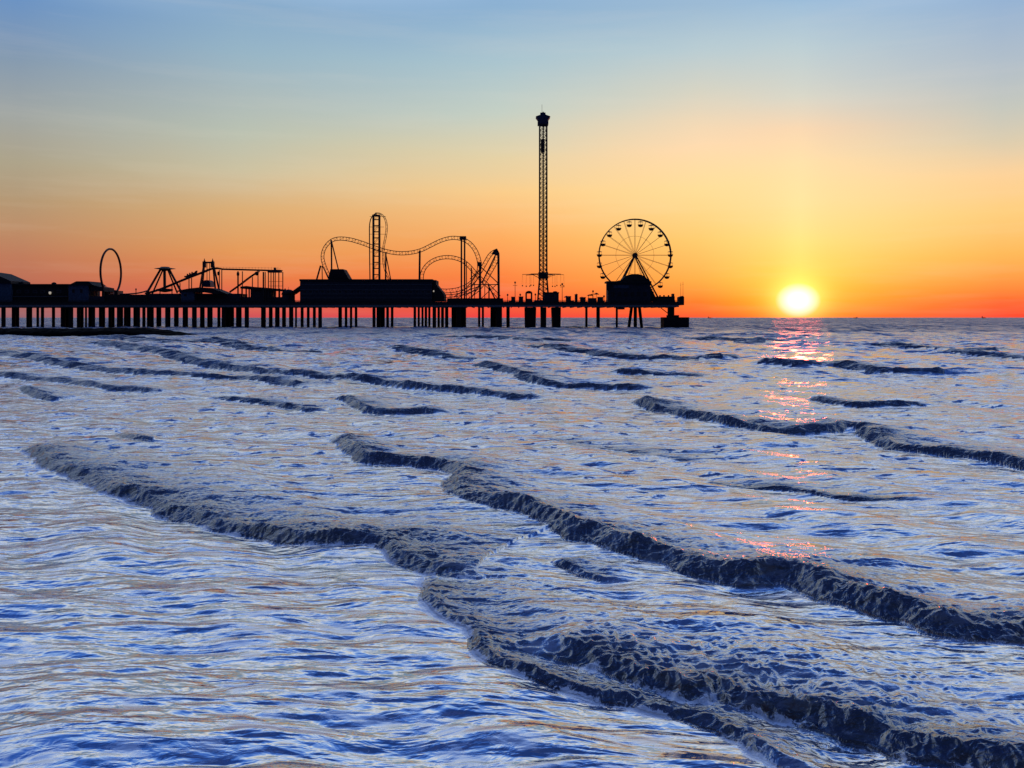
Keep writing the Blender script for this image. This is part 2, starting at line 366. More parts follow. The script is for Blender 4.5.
track([(421.5,281,YC+3),(422.6,272,YC+3),(427,265,YC+3),(434,260,YC+3),(443,257.4,YC+3),(453,257.6,YC+3),(462,260.6,YC+3),(469,266,YC+3),(476,274,YC+3),
       (484,282,YC+3),(492,289.6,YC+2),(499,297,YC+1)]).build('inner_track', 'steel', co)
track([(455,298,YC+6),(464,292,YC+6),(472,284,YC+6),(480,272,YC+6),(485.5,262.5,YC+6),(490,255,YC+6),(495,251.4,YC+5),(497.4,255,YC+4),(495,263,YC+3),
       (490,272,YC+2),(484,282,YC+1),(476,291,YC),(466,297.6,YC)]).build('hairpin_track', 'steel', co)
track([(436,295.5,YC-6),(450,296,YC-6),(462,294,YC-6),(470,291,YC-6),(478,288,YC-6)], gauge=1.1).build('station_track', 'steel', co)
track([(370,281,YC+5),(369.7,260,YC+5),(369.5,236,YC+5),(369.6,225,YC+5),(371.4,217.6,YC+5),(376.5,213,YC+4.5),(382,214.8,YC+4),(385.6,220,YC+3.5),(386.7,228,YC+3),
       (385.6,237,YC+2),(383.6,247,YC+2),(383.2,258,YC+1.5),(384.6,268,YC+1),(388,277,YC+1),(391,281.5,YC+1)], r=.12, gauge=.45).build('lift_track', 'steel', co)
tw = MB(); Yt = YC+4
tx = (px(373.4,Yt), px(379.4,Yt)); zt = pz(215,Yt)
for X in tx:
    for y in (Yt-1.3, Yt+1.3): tw.bar((X,y,DECK), (X,y,zt), .27, 6)
z = DECK+2; k = 0
while z < zt:
    for y in (Yt-1.3, Yt+1.3): tw.bar((tx[0],y,z), (tx[1],y,z), .15, 4); tw.bar((tx[0],y,z), (tx[1],y,min(z+2.9, zt)) if k % 2 else (tx[0],y,z+.1), .08, 4)
    for X in tx: tw.bar((X,Yt-1.3,z), (X,Yt+1.3,z), .1, 4)
    z += 2.55; k += 1
for yy in (216.5, 227, 234.2, 252, 264): tw.bar((px(369.7,Yt),Yt,pz(yy,Yt)), (px(386 if yy in (216.5,234.2) else 384,Yt),Yt,pz(yy,Yt)), .1, 4)
tw.build('lift_tower', 'steel', co)
tp = MB(); tp.box(tx[0]-.3, tx[1]+.3, Yt-1.6, Yt+1.6, zt-.5, zt); tp.bar((px(376,Yt),Yt,zt), (px(376,Yt),Yt,zt+1.0), .3, 6); tp.build('tower_cap', 'steel', co)
sup = [((331.3,240),(331.6,270),.34),((331.3,240.6),(338.6,270.5),.26),((320.6,265.6),(316.4,280.4),.36),((322,266),(322.3,280.4),.2),((322.6,266),(329.8,280.4),.26),
 ((385.8,252),(385.6,281),.34),((385.8,254),(391,281),.22),((419.8,250.6),(419.4,281),.42),((461.4,239),(461.4,301),.36),((464.6,240),(464.6,301),.36),
 ((480,263),(480,301),.5),((498.4,254.5),(498.8,301),.5),((496.6,252.6),(482,282.8),.26),((471.4,268),(471.6,300),.28),((489,285),(489,300),.28),
 ((481,267),(498.6,283.6),.2),((481,268.5),(470,279),.2),((498.5,282.6),(480.5,299),.15),((488,284.5),(495.5,300),.28),((471,284.6),(498.6,284.6),.2),((480,284.6),(470,300),.2),
 ((466.5,262),(466.5,300),.2),((474.6,283),(474.6,300),.16),((451,293),(451,300),.18),((441,292),(441,300),.16),((457,291),(457,300),.16),((484.8,284.6),(484.8,300),.16)]
for a, b, r in sup:
    y = YC+1 if a[0] < 400 else YC+2
    MB().bar(at(*a,y), at(b[0], b[1], y), r, 7).build('support', 'steel', co)
MB().box(px(459.6,YC), px(466,YC), YC-.5, YC+2.5, pz(239.4,YC), pz(236.2,YC)).build('column_head', 'steel', co)
MB().prism([(px(a,YC+4), pz(b,YC+4)) for a, b in ((491.5,254),(494.4,249.6),(497,248.6),(499.4,253),(499.6,256.5),(495,254.5))], YC+3, YC+5.5).build('column_head', 'steel', co)
MB().box(px(477.6,YC), px(481.6,YC), YC-.5, YC+2.5, pz(266,YC), pz(262,YC)).build('column_head', 'steel', co)
tag(MB().box(px(447,355), px(503,355), 355, 365, DECK+.004, pz(298.2,355)).build('coaster_station', 'timber', origin=(px(470,355),360,DECK)),
    'low dark loading platform beneath the right end of the roller coaster', 'platform')

# ------------------------------------------------------------------ swing tower
Y = 360; fx = px(543.2, Y)
fly = thing('swing_tower', 'very tall slim lattice swing tower topped by a star', 'tower ride', (fx, Y, DECK))
hw = 3.55*Y/F; z1, z0 = pz(125,Y), pz(277,Y)
m = MB(); cor = [(-1,-1),(1,-1),(1,1),(-1,1)]
def lv(z):
    if z >= z0: return hw
    return hw+(z0-z)/(z0-DECK)*(5.6-3.55)*Y/F*1.0
zs = list(np.arange(DECK, z1, 1.95))+[z1]
for a, b in cor: m.tube([(fx+a*lv(z),Y+b*lv(z),z) for z in (DECK, z0, z1)], .28, 6)
for i in range(len(zs)-1):
    p, q = zs[i], zs[i+1]
    for k in range(4):
        a, b = cor[k], cor[(k+1) % 4]
        A = (fx+a[0]*lv(p), Y+a[1]*lv(p), p); B = (fx+b[0]*lv(p), Y+b[1]*lv(p), p)
        C = (fx+b[0]*lv(q), Y+b[1]*lv(q), q); D = (fx+a[0]*lv(q), Y+a[1]*lv(q), q)
        m.bar(A, B, .1, 4); m.bar(A, C, .11, 4); m.bar(B, D, .11, 4)
m.build('mast', 'steel', fly)
m = MB().bar((fx,Y,DECK), (fx,Y,z1), .3, 8); m.build('cable_core', 'steel', fly)
m = MB().lathe([(.5,-2.8),(.8,-2.6),(.8,2.6),(.5,2.8)], (fx-.2,Y,pz(146,Y)), 10); m.build('counterweight', 'steel', fly)
star = MB(); pts = []
for k in range(10):
    q = math.pi/2+k*math.pi/5; r = (3.0 if k % 2 == 0 else 1.95); pts.append((fx-.1+r*math.cos(q)*1.02, pz(119.5,Y)+r*math.sin(q)*.92))
star.prism(pts, Y-2.2, Y+2.2); star.build('star', 'bluesteel', fly)
MB().box(fx-2.25, fx+2.05, Y-2, Y+2, pz(125.2,Y), pz(121,Y)).build('crown_deck', 'bluesteel', fly)
MB().box(fx-1.2, fx+.9, Y-1.2, Y+1.2, pz(116,Y), pz(113.2,Y)).build('crown_cap', 'bluesteel', fly)
MB().bar((fx-.5,Y,pz(113.4,Y)), (fx-.5,Y,pz(104.5,Y)), .06, 5).build('antenna', 'steel', fly)
m = MB(); zc = pz(275.5, Y)
m.box(fx-hw-.5, fx-hw-.1, Y-hw-.5, Y+hw+.5, zc-1.3, zc+1.3).box(fx+hw+.1, fx+hw+.5, Y-hw-.5, Y+hw+.5, zc-1.3, zc+1.3)
m.box(fx-hw-.1, fx+hw+.1, Y-hw-.5, Y-hw-.15, zc-1.3, zc+1.3).box(fx-hw-.1, fx+hw+.1, Y+hw+.15, Y+hw+.5, zc-1.3, zc+1.3)
m.build('carriage', 'steel', fly)
for k in range(8):
    q = R(45*k+8); d = V((math.cos(q), math.sin(q), 0)); c = V((fx, Y, zc)); L = 21.2*Y/F
    if True:
        e = c+d*L+V((0,0,.35)); m = MB(); m.bar(c+d*1.8+V((0,0,.6)), e, .16, 5, .1); m.bar(c+d*1.8+V((0,0,-1.0)), c+d*4.6+V((0,0,.3)), .09, 4)
        arm = m.build('arm', 'steel', fly)
        for f_ in (.99, .78)[:1+k%2]:
            h = c+d*L*f_+V((0,0,.3)); s2 = h-V((0,0,4.7)); m = MB()
            m.bar(h, s2+V((0,0,.9))+.25*d, .025, 4); m.bar(h, s2+V((0,0,.9))-.25*d, .025, 4)
            m.box(s2[0]-.22, s2[0]+.22, s2[1]-.2, s2[1]+.2, s2[2]-.05, s2[2]+.05); m.box(s2[0]-.22, s2[0]+.22, s2[1]+.2, s2[1]+.25, s2[2]+.05, s2[2]+.5)
            m.build('swing_seat', 'steel', arm)
MB().box(fx-3.6, fx+3.6, Y-3.6, Y+3.6, DECK+.004, DECK+1.3).build('base', 'concrete', fly)

# ------------------------------------------------------------------ ferris wheel
Y = 362; c = V(at(634.9, 255.2, Y)); Rw = 35.9*Y/F
fw = thing('ferris_wheel', 'large ferris wheel with small gondolas near the end of the pier', 'ferris wheel', (c[0], Y, DECK))
N = 20
def cir(r, y, n=80): return [(c[0]+r*math.cos(t), y, c[2]+r*math.sin(t)) for t in np.linspace(0, 2*math.pi, n+1)[:-1]]
for y in (Y-1.0, Y+1.0): MB().tube(cir(Rw, y), .2, 6, True).build('rim', 'steel', fw)
MB().tube(cir(Rw*.53, Y), .05, 5, True).build('inner_ring', 'steel', fw)
for k in range(N):
    t = 2*math.pi*(k+.5)/N+R(9)
    d = V((math.cos(t), 0, math.sin(t))); m = MB()
    for s_ in (-1, 1): m.bar(c+V((0,s_*1.3,0))+d*.6, c+V((0,s_*1.0,0))+d*Rw, .075, 4)
    m.bar(c+d*Rw+V((0,-1,0)), c+d*Rw+V((0,1,0)), .1, 4)
    m.build('spoke', 'steel', fw)
m = MB()
vs = MB(); n = 16
for i in range(n):
    q = 2*math.pi*i/n
for y0_, y1_, r in ((Y-2.2, Y+2.2, .5), (Y-1.45, Y-1.25, .95), (Y+1.25, Y+1.45, .95)):
    m.tube([(c[0], y0_, c[2]), (c[0], y1_, c[2])], r, 14)
m.build('hub', 'steel', fw)
for xb, s_ in ((610.5,-1),(659.6,-1),(610.5,1),(659.6,1)):
    MB().bar((c[0], Y+s_*2.0, c[2]), (px(xb,Y), Y+s_*3.6, DECK), .26, 8, .36).build('leg', 'redsteel', fw)
for k in range(N):
    t = 2*math.pi*k/N+R(9); p = c+V((math.cos(t)*Rw, 0, math.sin(t)*Rw))
    b = p-V((0,0,2.3)); m = MB()
    m.lathe([(.25,-.75),(.8,-.55),(1.12,.1),(1.15,.3)], b, 12)
    g = m.build('gondola', 'redsteel', fw)
    m = MB().lathe([(1.2,0),(.95,.12),(.2,.3)], b+V((0,0,1.35)), 12)
    for a_ in (0, 90, 180, 270): m.bar(b+V((.9*math.cos(R(a_)),.9*math.sin(R(a_)),.2)), b+V((.9*math.cos(R(a_)),.9*math.sin(R(a_)),1.4)), .05, 4)
    m.bar(b+V((0,0,1.6)), p, .07, 4); m.bar(p+V((0,-1,0)), p+V((0,1,0)), .09, 5)
    m.build('canopy', 'steel', g)

# wheel building
Y = 353; wb = thing('wheel_pavilion', 'dark two storey pavilion with a curved roof in front of the ferris wheel', 'building', (px(629,Y), 358, DECK))
MB().box(px(608,Y), px(650.5,Y), Y, Y+7, DECK+.004, pz(283,Y)).build('wall', 'siding', wb)
MB().box(px(606.4,Y), px(651,Y), Y-1.2, Y+7.2, pz(283,Y)+.003, pz(281.2,Y)).build('eave', 'roof', wb)
MB().box(px(606.6,Y), px(609.6,Y), Y-1.1, Y-.003, pz(290.5,Y), pz(283,Y)).build('side_screen', 'roof', wb)
pr = [(618,281.2),(618,280.6),(622.4,280)]+[(634.8+12.6*math.cos(R(a)), 280.6-6.6*math.sin(R(a))) for a in range(165, 14, -10)]+[(649,281),(649,281.2)]
MB().prism([(px(a,Y), pz(b,Y)) for a, b in pr], Y-.6, Y+6.5).build('curved_roof', 'roof', wb)
m = MB().box(px(613.6,Y), px(629,Y), Y-.12, Y-.003, pz(288.1,Y), pz(285.2,Y)); m.build('sign_board', 'bluewall', wb)
for i in range(6):
    q = 611+i*6.4
    w = MB().box(px(q,Y), px(q+4,Y), Y-.05, Y+.003, pz(296.5,Y), pz(291.8,Y)).build('window', 'steel', wb)
    MB().box(px(q,Y)+.12, px(q+4,Y)-.12, Y-.07, Y-.048, pz(296.5,Y)+.1, pz(291.8,Y)-.1).build('pane', 'glass', w)
MB().prism([(px(a,Y), pz(b,Y)) for a, b in ((650.52,301.5),(650.52,288),(653,290.5),(654.6,296),(658,301.5))], Y+1, Y+6).build('stair', 'roof', wb)

# ------------------------------------------------------------------ small things on the deck
def lamp_post(x, top, Y, label, arm=False, group='lamp posts along the pier deck'):
    b = (px(x,Y), Y, DECK); o = thing('lamp_post', label, 'lamp post', b, group); zt = pz(top, Y)
    MB().lathe([(.22,0),(.22,.5),(.12,.7),(.09,zt-DECK-.5)], (b[0],b[1],DECK+.004), 8).build('post', 'steel', o)
    MB().lathe([(.1,0),(.32,.2),(.34,.65),(.1,.9)], (b[0],b[1],zt-.9), 8).build('lantern', 'steel', o)
    if arm:
        MB().bar((b[0]-.9,Y,zt-1.6),(b[0]+.9,Y,zt-1.6),.07,5).build('cross_arm','steel',o)
    return o
lamp_post(507.6, 293.8, 352.5, 'short lamp post just right of the coaster columns')
lamp_post(515.1, 281.4, 354, 'tall thin lamp post left of the arched booth', True)
lamp_post(520.2, 293.6, 352.6, 'short lamp post between the tall thin one and the arched booth')
lamp_post(535.4, 293.4, 352.6, 'short lamp post between the arched booth and the swing tower')
lamp_post(562.2, 283.0, 354, 'tall lamp post right of the kiosk beside the swing tower', True)
lamp_post(576.4, 293.6, 352.6, 'lone short lamp post midway from swing tower to ferris wheel')
lamp_post(593.0, 290.2, 354, 'lamp post with side arms rising over the awning stall', True)
lamp_post(604.0, 295.2, 352.6, 'short lamp post at the left corner of the wheel pavilion')
Y = 353
bo = thing('arched_booth', 'small booth with arched top left of the swing tower', 'booth', (px(528.9,Y), Y+1, DECK))
for q in (526.2, 531.6): MB().box(px(q,Y)-.3, px(q,Y)+.3, Y, Y+2.4, DECK+.004, pz(293.4,Y)).build('post', 'steel', bo)
MB().box(px(526.5,Y), px(531.3,Y), Y+.1, Y+2.3, DECK+.004, pz(298.6,Y)).build('counter', 'siding', bo)
MB().prism([(px(528.9,Y)+3.55*S*math.cos(R(a)), pz(293.4,Y)+2.6*S*math.sin(R(a))) for a in range(0, 181, 20)], Y-.2, Y+2.6).build('roof', 'roof', bo)
ki = thing('operator_kiosk', 'square kiosk in front of the foot of the swing tower', 'kiosk', (px(551.4,Y), Y+2, DECK))
MB().box(px(544.2,Y), px(558.8,Y), Y, Y+4, DECK+.004, pz(293.2,Y)).build('wall', 'siding', ki)
MB().box(px(543.8,Y), px(559.2,Y), Y-.3, Y+4.3, pz(293.2,Y)+.002, pz(292.2,Y)).build('roof', 'roof', ki)
MB().lathe([(.9,0),(.8,.35),(.1,.5)], (px(555.4,Y), Y+2, pz(292.2,Y)), 10).build('roof_vent', 'roof', ki)
w = MB().box(px(549,Y), px(555,Y), Y-.06, Y+.003, pz(297.4,Y), pz(294.2,Y)).build('window', 'trim', ki)
MB().box(px(549,Y)+.12, px(555,Y)-.12, Y-.08, Y-.058, pz(297.4,Y)+.12, pz(294.2,Y)-.12).build('pane', 'glass', w)
aw = thing('awning_stall', 'snack stall with a flat awning left of the wheel pavilion', 'stall', (px(591,Y), Y+1, DECK))
MB().box(px(588.4,Y), px(596.6,Y), Y, Y+3, DECK+.004, pz(298,Y)).build('counter', 'siding', aw)
MB().prism([(px(a,Y), pz(b,Y)) for a, b in ((587.4,295.6),(588.6,294.6),(592,294.2),(593.4,295.6))], Y-.5, Y+3.3).build('awning', 'roof', aw)
for q in (588.6, 592.8): MB().box(px(q,Y)-.1, px(q,Y)+.1, Y, Y+.2, pz(298,Y)-.002, pz(295.5,Y)).build('post', 'steel', aw)
def umbrella(x, top, Y, label):
    b = (px(x,Y), Y, DECK); o = thing('parasol', label, 'parasol', b, 'parasols on the pier deck'); zt = pz(top, Y)
    MB().bar((b[0],Y,DECK),(b[0],Y,zt),.06,6).build('pole','steel',o)
    MB().lathe([(1.15,-.1),(1.1,.05),(.5,.42),(.06,.62)], (b[0],Y,zt-.5), 8).build('canopy','cloth',o)
    return o
umbrella(596.4, 293.0, 356, 'parasol beside the awning stall')
umbrella(566.6, 296.0, 352.8, 'parasol right of the tall lamp post by the kiosk')
umbrella(582.0, 297.0, 352.8, 'parasol left of the awning stall')
def bench(x, Y, label):
    b = (px(x,Y), Y, DECK); o = thing('bench', label, 'bench', b, 'benches along the pier railing')
    MB().box(b[0]-1.1,b[0]+1.1,Y-.25,Y+.25,DECK+.42,DECK+.5).build('seat','timber',o)
    MB().box(b[0]-1.1,b[0]+1.1,Y+.26,Y+.32,DECK+.5,DECK+1.0).build('backrest','timber',o)
    for s_ in (-.9,.9): MB().box(b[0]+s_-.05,b[0]+s_+.05,Y-.2,Y+.2,DECK+.004,DECK+.418).build('leg','steel',o)
bench(511.5, 352, 'bench on the deck left of the tall thin lamp post'); bench(571.5, 352, 'bench left of the lone short lamp post')
bench(602, 352, 'bench near the left corner of the wheel pavilion')
def cabinet(x, w, top, label, group=None):
    Y = 352.6; o = thing('vending_cabinet', label, 'cabinet', (px(x,Y), Y+.8, DECK), group)
    MB().box(px(x-w/2,Y), px(x+w/2,Y), Y, Y+1.6, DECK+.004, pz(top,Y)).build('body', 'siding', o)
    MB().box(px(x-w/2,Y)-.1, px(x+w/2,Y)+.1, Y-.1, Y+1.7, pz(top,Y)+.002, pz(top,Y)+.2).build('top', 'roof', o)
cabinet(513, 3.6, 297.2, 'dark cabinet between bench and tall lamp post left of the arched booth')
cabinet(521, 4.4, 297.0, 'wide dark cabinet just left of the arched booth')
cabinet(568.5, 5, 296.6, 'dark cabinet under the parasol right of the kiosk')
cabinet(576.3, 2.6, 294.8, 'narrow tall cabinet at the lone short lamp post')
cabinet(583, 5.4, 297.6, 'dark cabinet left of the awning stall')
cabinet(600.5, 5.5, 297.4, 'dark cabinet between awning stall and wheel pavilion')
# sea end equipment
Y = 352
eq = thing('pump_house', 'low row of sheds at the sea end right of the wheel pavilion', 'shed', (px(666,Y), Y+3, DECK))
MB().box(px(657.5,Y), px(674.8,Y), Y, Y+6, DECK+.004, pz(296.4,Y)).build('wall', 'roof', eq)
for q in (660, 664, 668.6): MB().box(px(q,Y), px(q+1.2,Y), Y+1, Y+2, pz(296.4,Y)-.002, pz(295,Y)).build('vent', 'steel', eq)
MB().box(px(672.6,Y), px(674.6,Y), Y+.4, Y+3, pz(296.4,Y)-.002, pz(293.6,Y)).build('chimney', 'steel', eq)
ec = thing('end_cabin', 'small cabin on the outermost platform of the pier', 'cabin', (px(682,Y), Y+3, DECK))
MB().box(px(679.4,Y), px(684.2,Y), Y, Y+5, 9.73, pz(297.4,Y)).build('wall', 'roof', ec)
MB().prism([(px(a,Y), pz(b,Y)) for a, b in ((679,297.4),(681,296.4),(683,295.8),(684.4,297.4))], Y-.2, Y+5.2).build('roof', 'roof', ec)
for x, top, lb_ in ((680.8, 282.4, 'thin mast on the outermost platform, the left of the pair'), (683.0, 281.6, 'thin mast on the outermost platform, the right of the pair')):
    o = thing('signal_mast', lb_, 'mast', (px(x,Y+2), Y+2, DECK), 'thin masts at the pier end')
    MB().bar((px(x,Y+2),Y+2,DECK+.03),(px(x,Y+2),Y+2,pz(top,Y+2)),.09,6,.05).build('pole','steel',o)
    MB().bar((px(x,Y+2)-.35,Y+2,pz(top+2.6,Y+2)),(px(x,Y+2)+.35,Y+2,pz(top+2.6,Y+2)),.05,4).build('cross_arm','steel',o)

# ------------------------------------------------------------------ rock groyne
def vnoise_grid(n=256): return rng.random((n, n))
LAT = [vnoise_grid() for _ in range(8)]
def vn(x, y, k=0):                       # smooth value noise, -1..1
    L = LAT[k % 8]; xi = np.floor(x).astype(int); yi = np.floor(y).astype(int)
    fx_, fy_ = x-xi, y-yi; fx_ = fx_*fx_*(3-2*fx_); fy_ = fy_*fy_*(3-2*fy_)
    a = L[xi & 255, yi & 255]; b = L[(xi+1) & 255, yi & 255]; c_ = L[xi & 255, (yi+1) & 255]; d = L[(xi+1) & 255, (yi+1) & 255]
    return ((a*(1-fx_)+b*fx_)*(1-fy_)+(c_*(1-fx_)+d*fx_)*fy_)*2-1
gx = np.arange(-190, -67.0, .45); gy = np.arange(189, 203, .45)
GX, GY = np.meshgrid(gx, gy)
u = (GY-196)/6.2; end = np.clip((-67.6-GX)/13, 0, 1)**.55
prof = np.clip(1-u*u, 0, 1)**.28
rocks = 1-np.abs(vn(GX/1.7+9, GY/1.7, 1)); rocks2 = vn(GX/.8, GY/.8, 2)
Z = -1.2+prof*end*(2.75+.0*GX)+(rocks*.38+rocks2*.12-.15)*prof
top = 1.55+.22*vn(GX/9, GY/9, 3); Z = np.minimum(Z, top+.18*rocks2)
nx, ny = len(gx), len(gy)
vs = np.stack([GX.ravel(), GY.ravel(), Z.ravel()], 1)
ii = (np.arange(ny-1)[:,None]*nx+np.arange(nx-1)[None,:]).ravel()
m = MB(); m.v = [tuple(p) for p in vs]; m.f = [(int(i), int(i+1), int(i+nx+1), int(i+nx)) for i in ii]
b0 = len(m.v); o = m.build('rock_groyne', 'rock', origin=(-120,196,0)); tag(o, 'low black rock groyne lying in the water before the left part of the pier', 'groyne')

# ------------------------------------------------------------------ ships on the horizon
def ship(x, D, L, hgt, label, flip=1):
    X = px(x, D); o = thing('cargo_ship', label, 'ship', (X, D, 0), 'ships on the horizon')
    w = L*.14; s_ = flip
    hull = MB(); P = [(-L/2,hgt*.28),(-L/2+L*.03,-2),(L/2-L*.06,-2),(L/2,hgt*.34)]
    hull.prism([(X+s_*a, b) for a, b in P][::s_], D-w/2, D+w/2); hull.build('hull', 'hull', o)
    a, b = sorted((X-s_*L*.42, X-s_*L*.22)); MB().box(a, b, D-w*.4, D+w*.4, hgt*.27, hgt*.8).build('bridge', 'trim', o)
    a, b = sorted((X-s_*L*.38, X-s_*L*.31)); MB().box(a, b, D-w*.12, D+w*.12, hgt*.8, hgt).build('funnel', 'hull', o)
    MB().bar((X+s_*L*.3,D,hgt*.3), (X+s_*L*.3,D,hgt*.75), L*.008, 5).build('mast', 'steel', o)
ship(709.5, 5200, 20, 11, 'tiny ship on the horizon left of the rising sun')
ship(855.5, 5600, 26, 10, 'tiny ship on the horizon just right of the rising sun', -1)
ship(983.5, 5200, 22, 13, 'tiny ship on the horizon near the right edge of the photograph')

FILM_K, IOR_K, BUMP_S, BUMP_D, FAC_K = .55, 5.6, 1.0, .10, 1.2
# ------------------------------------------------------------------ THE SEA
# one sheet, finer near the shore, displaced by chop, swell and the breakers' crests
v1 = np.arange(560, 470, -3.0); v2 = np.arange(470, 1.2, -.62); v3 = 1.2*.8**np.arange(1, 18)
Yr_ = np.concatenate([[-80, -30, -8, 0, 3], H0*F/v1, H0*F/v2, H0*F/v3])
Yr_ = np.unique(np.clip(Yr_, -80, 45000))
uf = np.arange(-.68, .68, .00112)
uc = .68*1.12**np.arange(1, 24)
U = np.concatenate([-uc[::-1], uf, uc])
GXm = U[None, :]*(np.maximum(Yr_, 0)[:, None]+4.0); GYm = np.repeat(Yr_[:, None], len(U), 1)
ny, nx = GXm.shape
X = GXm.ravel(); Yv = GYm.ravel(); Zv = np.zeros_like(X)
Dst = np.maximum(Yv, 3)
celly = np.repeat(np.gradient(Yr_)[:, None], nx, 1).ravel(); cellx = Dst*.00112*1.2
# chop and swell: waves heading shoreward (lower left of the photograph)
main = math.atan2(-.77, -.64)
th0 = main
for i in range(64):
    lam = .16*(1.075**i)*(1+.2*rng.random())          # 0.16 .. 16 m
    th = (th0+rng.normal()*.45) if lam > 1.6 else (R(-97)+rng.normal()*.42); k = 2*math.pi/lam
    amp = .0052*lam/(1+(lam/2.2)**1.25)*(.6+.8*rng.random())*(1.6 if 1. < lam < 5 else 1.)
    f_ = np.clip(1-(2.0*cellx/lam), 0, 1)*np.clip(1.35-(1.1*celly/lam)**.5*.6, .12, 1)
    ph = k*(X*math.cos(th)+Yv*math.sin(th))+rng.random()*6.28
    ph += .9*vn(X/(lam*3.1)+i, Yv/(lam*3.1)-i, i)
    s_ = np.sin(ph); Zv += amp*f_*(s_+.28*np.cos(2*ph))
far = np.clip((Dst-30)/90, 0, 1)
Zv += far*.26*vn(X/2.4, Yv/7.0, 3)+far*.42*np.clip(vn(X/7.+4, Yv/19.+3, 4), 0, 1)**1.3+far*.5*np.clip(vn(X/22.+8, Yv/40.+3, 5)-.15, 0, 1)*np.clip((1500-Dst)/1500, 0, 1)
foam = np.zeros_like(X); edge = np.zeros_like(X); turb = np.zeros_like(X)
def w2(p): v = (p[1]-HY); d = H0*F/v; return ((p[0]-512)*d/F, d)
# breakers: foot line traced along the crest, crest height (m), back length, face roughness, foam edge
BR = [
 ([(14,446),(26,455),(34,464),(75,478),(112,492),(150,507),(190,521),(230,530),(275,540),(320,544),(372,546),(392,554),(430,570),(470,579),(507,578),(560,590)], .34, 1.9, 1.0, .75),
 ([(330,436),(344,450),(352,463),(395,464),(438,468),(450,478),(452,492),(480,508),(512,516),(560,533),(600,547),(650,560),(700,572),(740,580),(790,584),(830,602),(870,612),(920,630),(960,641),(1035,648),(1180,675),(1400,715),(1700,765)], .50, 1.15, 1.1, .3),
 ([(440,566),(424,576),(419,590),(424,604),(440,621),(464,634),(472,656),(500,670),(540,685),(570,694),(600,698),(640,703),(690,718),(730,738),(760,760),(830,790),(900,830)], .17, 1.5, .9, 1.5),
 ([(500,640),(545,653),(600,668),(640,682),(690,694),(716,690),(735,702),(780,713),(850,731),(900,752),(960,768),(1050,790),(1250,835),(1500,890)], .33, 1.0, 1.1, .8),
 ([(622,400),(640,406),(670,414),(720,424),(770,432),(830,433),(852,431),(870,442),(900,450),(950,455),(1000,463),(1060,474),(1200,494),(1500,530)], .44, 1.9, 1.0, .25),
 ([(520,345),(565,351),(620,358.5),(690,361),(760,359)], .62, 3, .9, .1),
 ([(740,364),(768,366),(800,368),(832,367),(870,373),(920,375),(980,374)], .60, 3, .9, .1),
 ([(80,345),(145,354),(215,369),(280,377),(350,383),(400,389),(470,396),(520,400),(575,399)], .52, 2.8, .9, .1),
 ([(-40,352),(12,357),(60,367),(110,372),(180,377),(250,381),(310,390)], .42, 3, .9, .1),
 ([(326,398),(345,404),(370,414),(410,414),(480,413)], .40, 2, .9, .1),
 ([(470,364),(508,374),(540,385),(585,388),(670,392)], .44, 2.4, .9, .1),
 ([(-30,374),(8,378),(50,382),(100,389),(170,394)], .28, 2, .9, .0),
 ([(14,388),(24,393),(46,400),(80,400)], .30, 1.6, .9, .0),
 ([(110,434),(125,439),(148,443),(170,441)], .16, 1.0, .8, .0),
 ([(380,349),(400,352),(430,358),(500,359)], .5, 3, .8, 0),
 ([(430,337),(520,342),(600,341)], .6, 5, .7, 0),
 ([(860,344),(940,350),(1040,350)], .6, 5, .7, 0),
 ([(800,398),(830,404),(870,408),(950,406)], .28, 2.4, .8, 0),
 ([(930,352),(1000,359),(1080,362)], .5, 4, .7, 0),
 ([(540,560),(560,567),(590,578),(640,584)], .13, .8, .7, .0),
 ([(670,337),(740,342),(800,340)], .55, 5, .7, 0),
 ([(180,341),(210,345),(260,352),(340,352)], .5, 4, .7, 0),
 ([(60,334),(150,343),(230,344)], .45, 4, .7, 0),
 ([(600,372),(660,376),(730,375)], .32, 3, .7, 0),
 ([(200,398),(260,404),(310,412),(350,411)], .26, 2, .7, 0),
 ([(690,478),(740,486),(790,489),(850,499),(960,504)], .07, 1.6, .5, 0),
 ([(540,436),(580,446),(640,452),(720,466)], .06, 1.8, .5, 0),
]
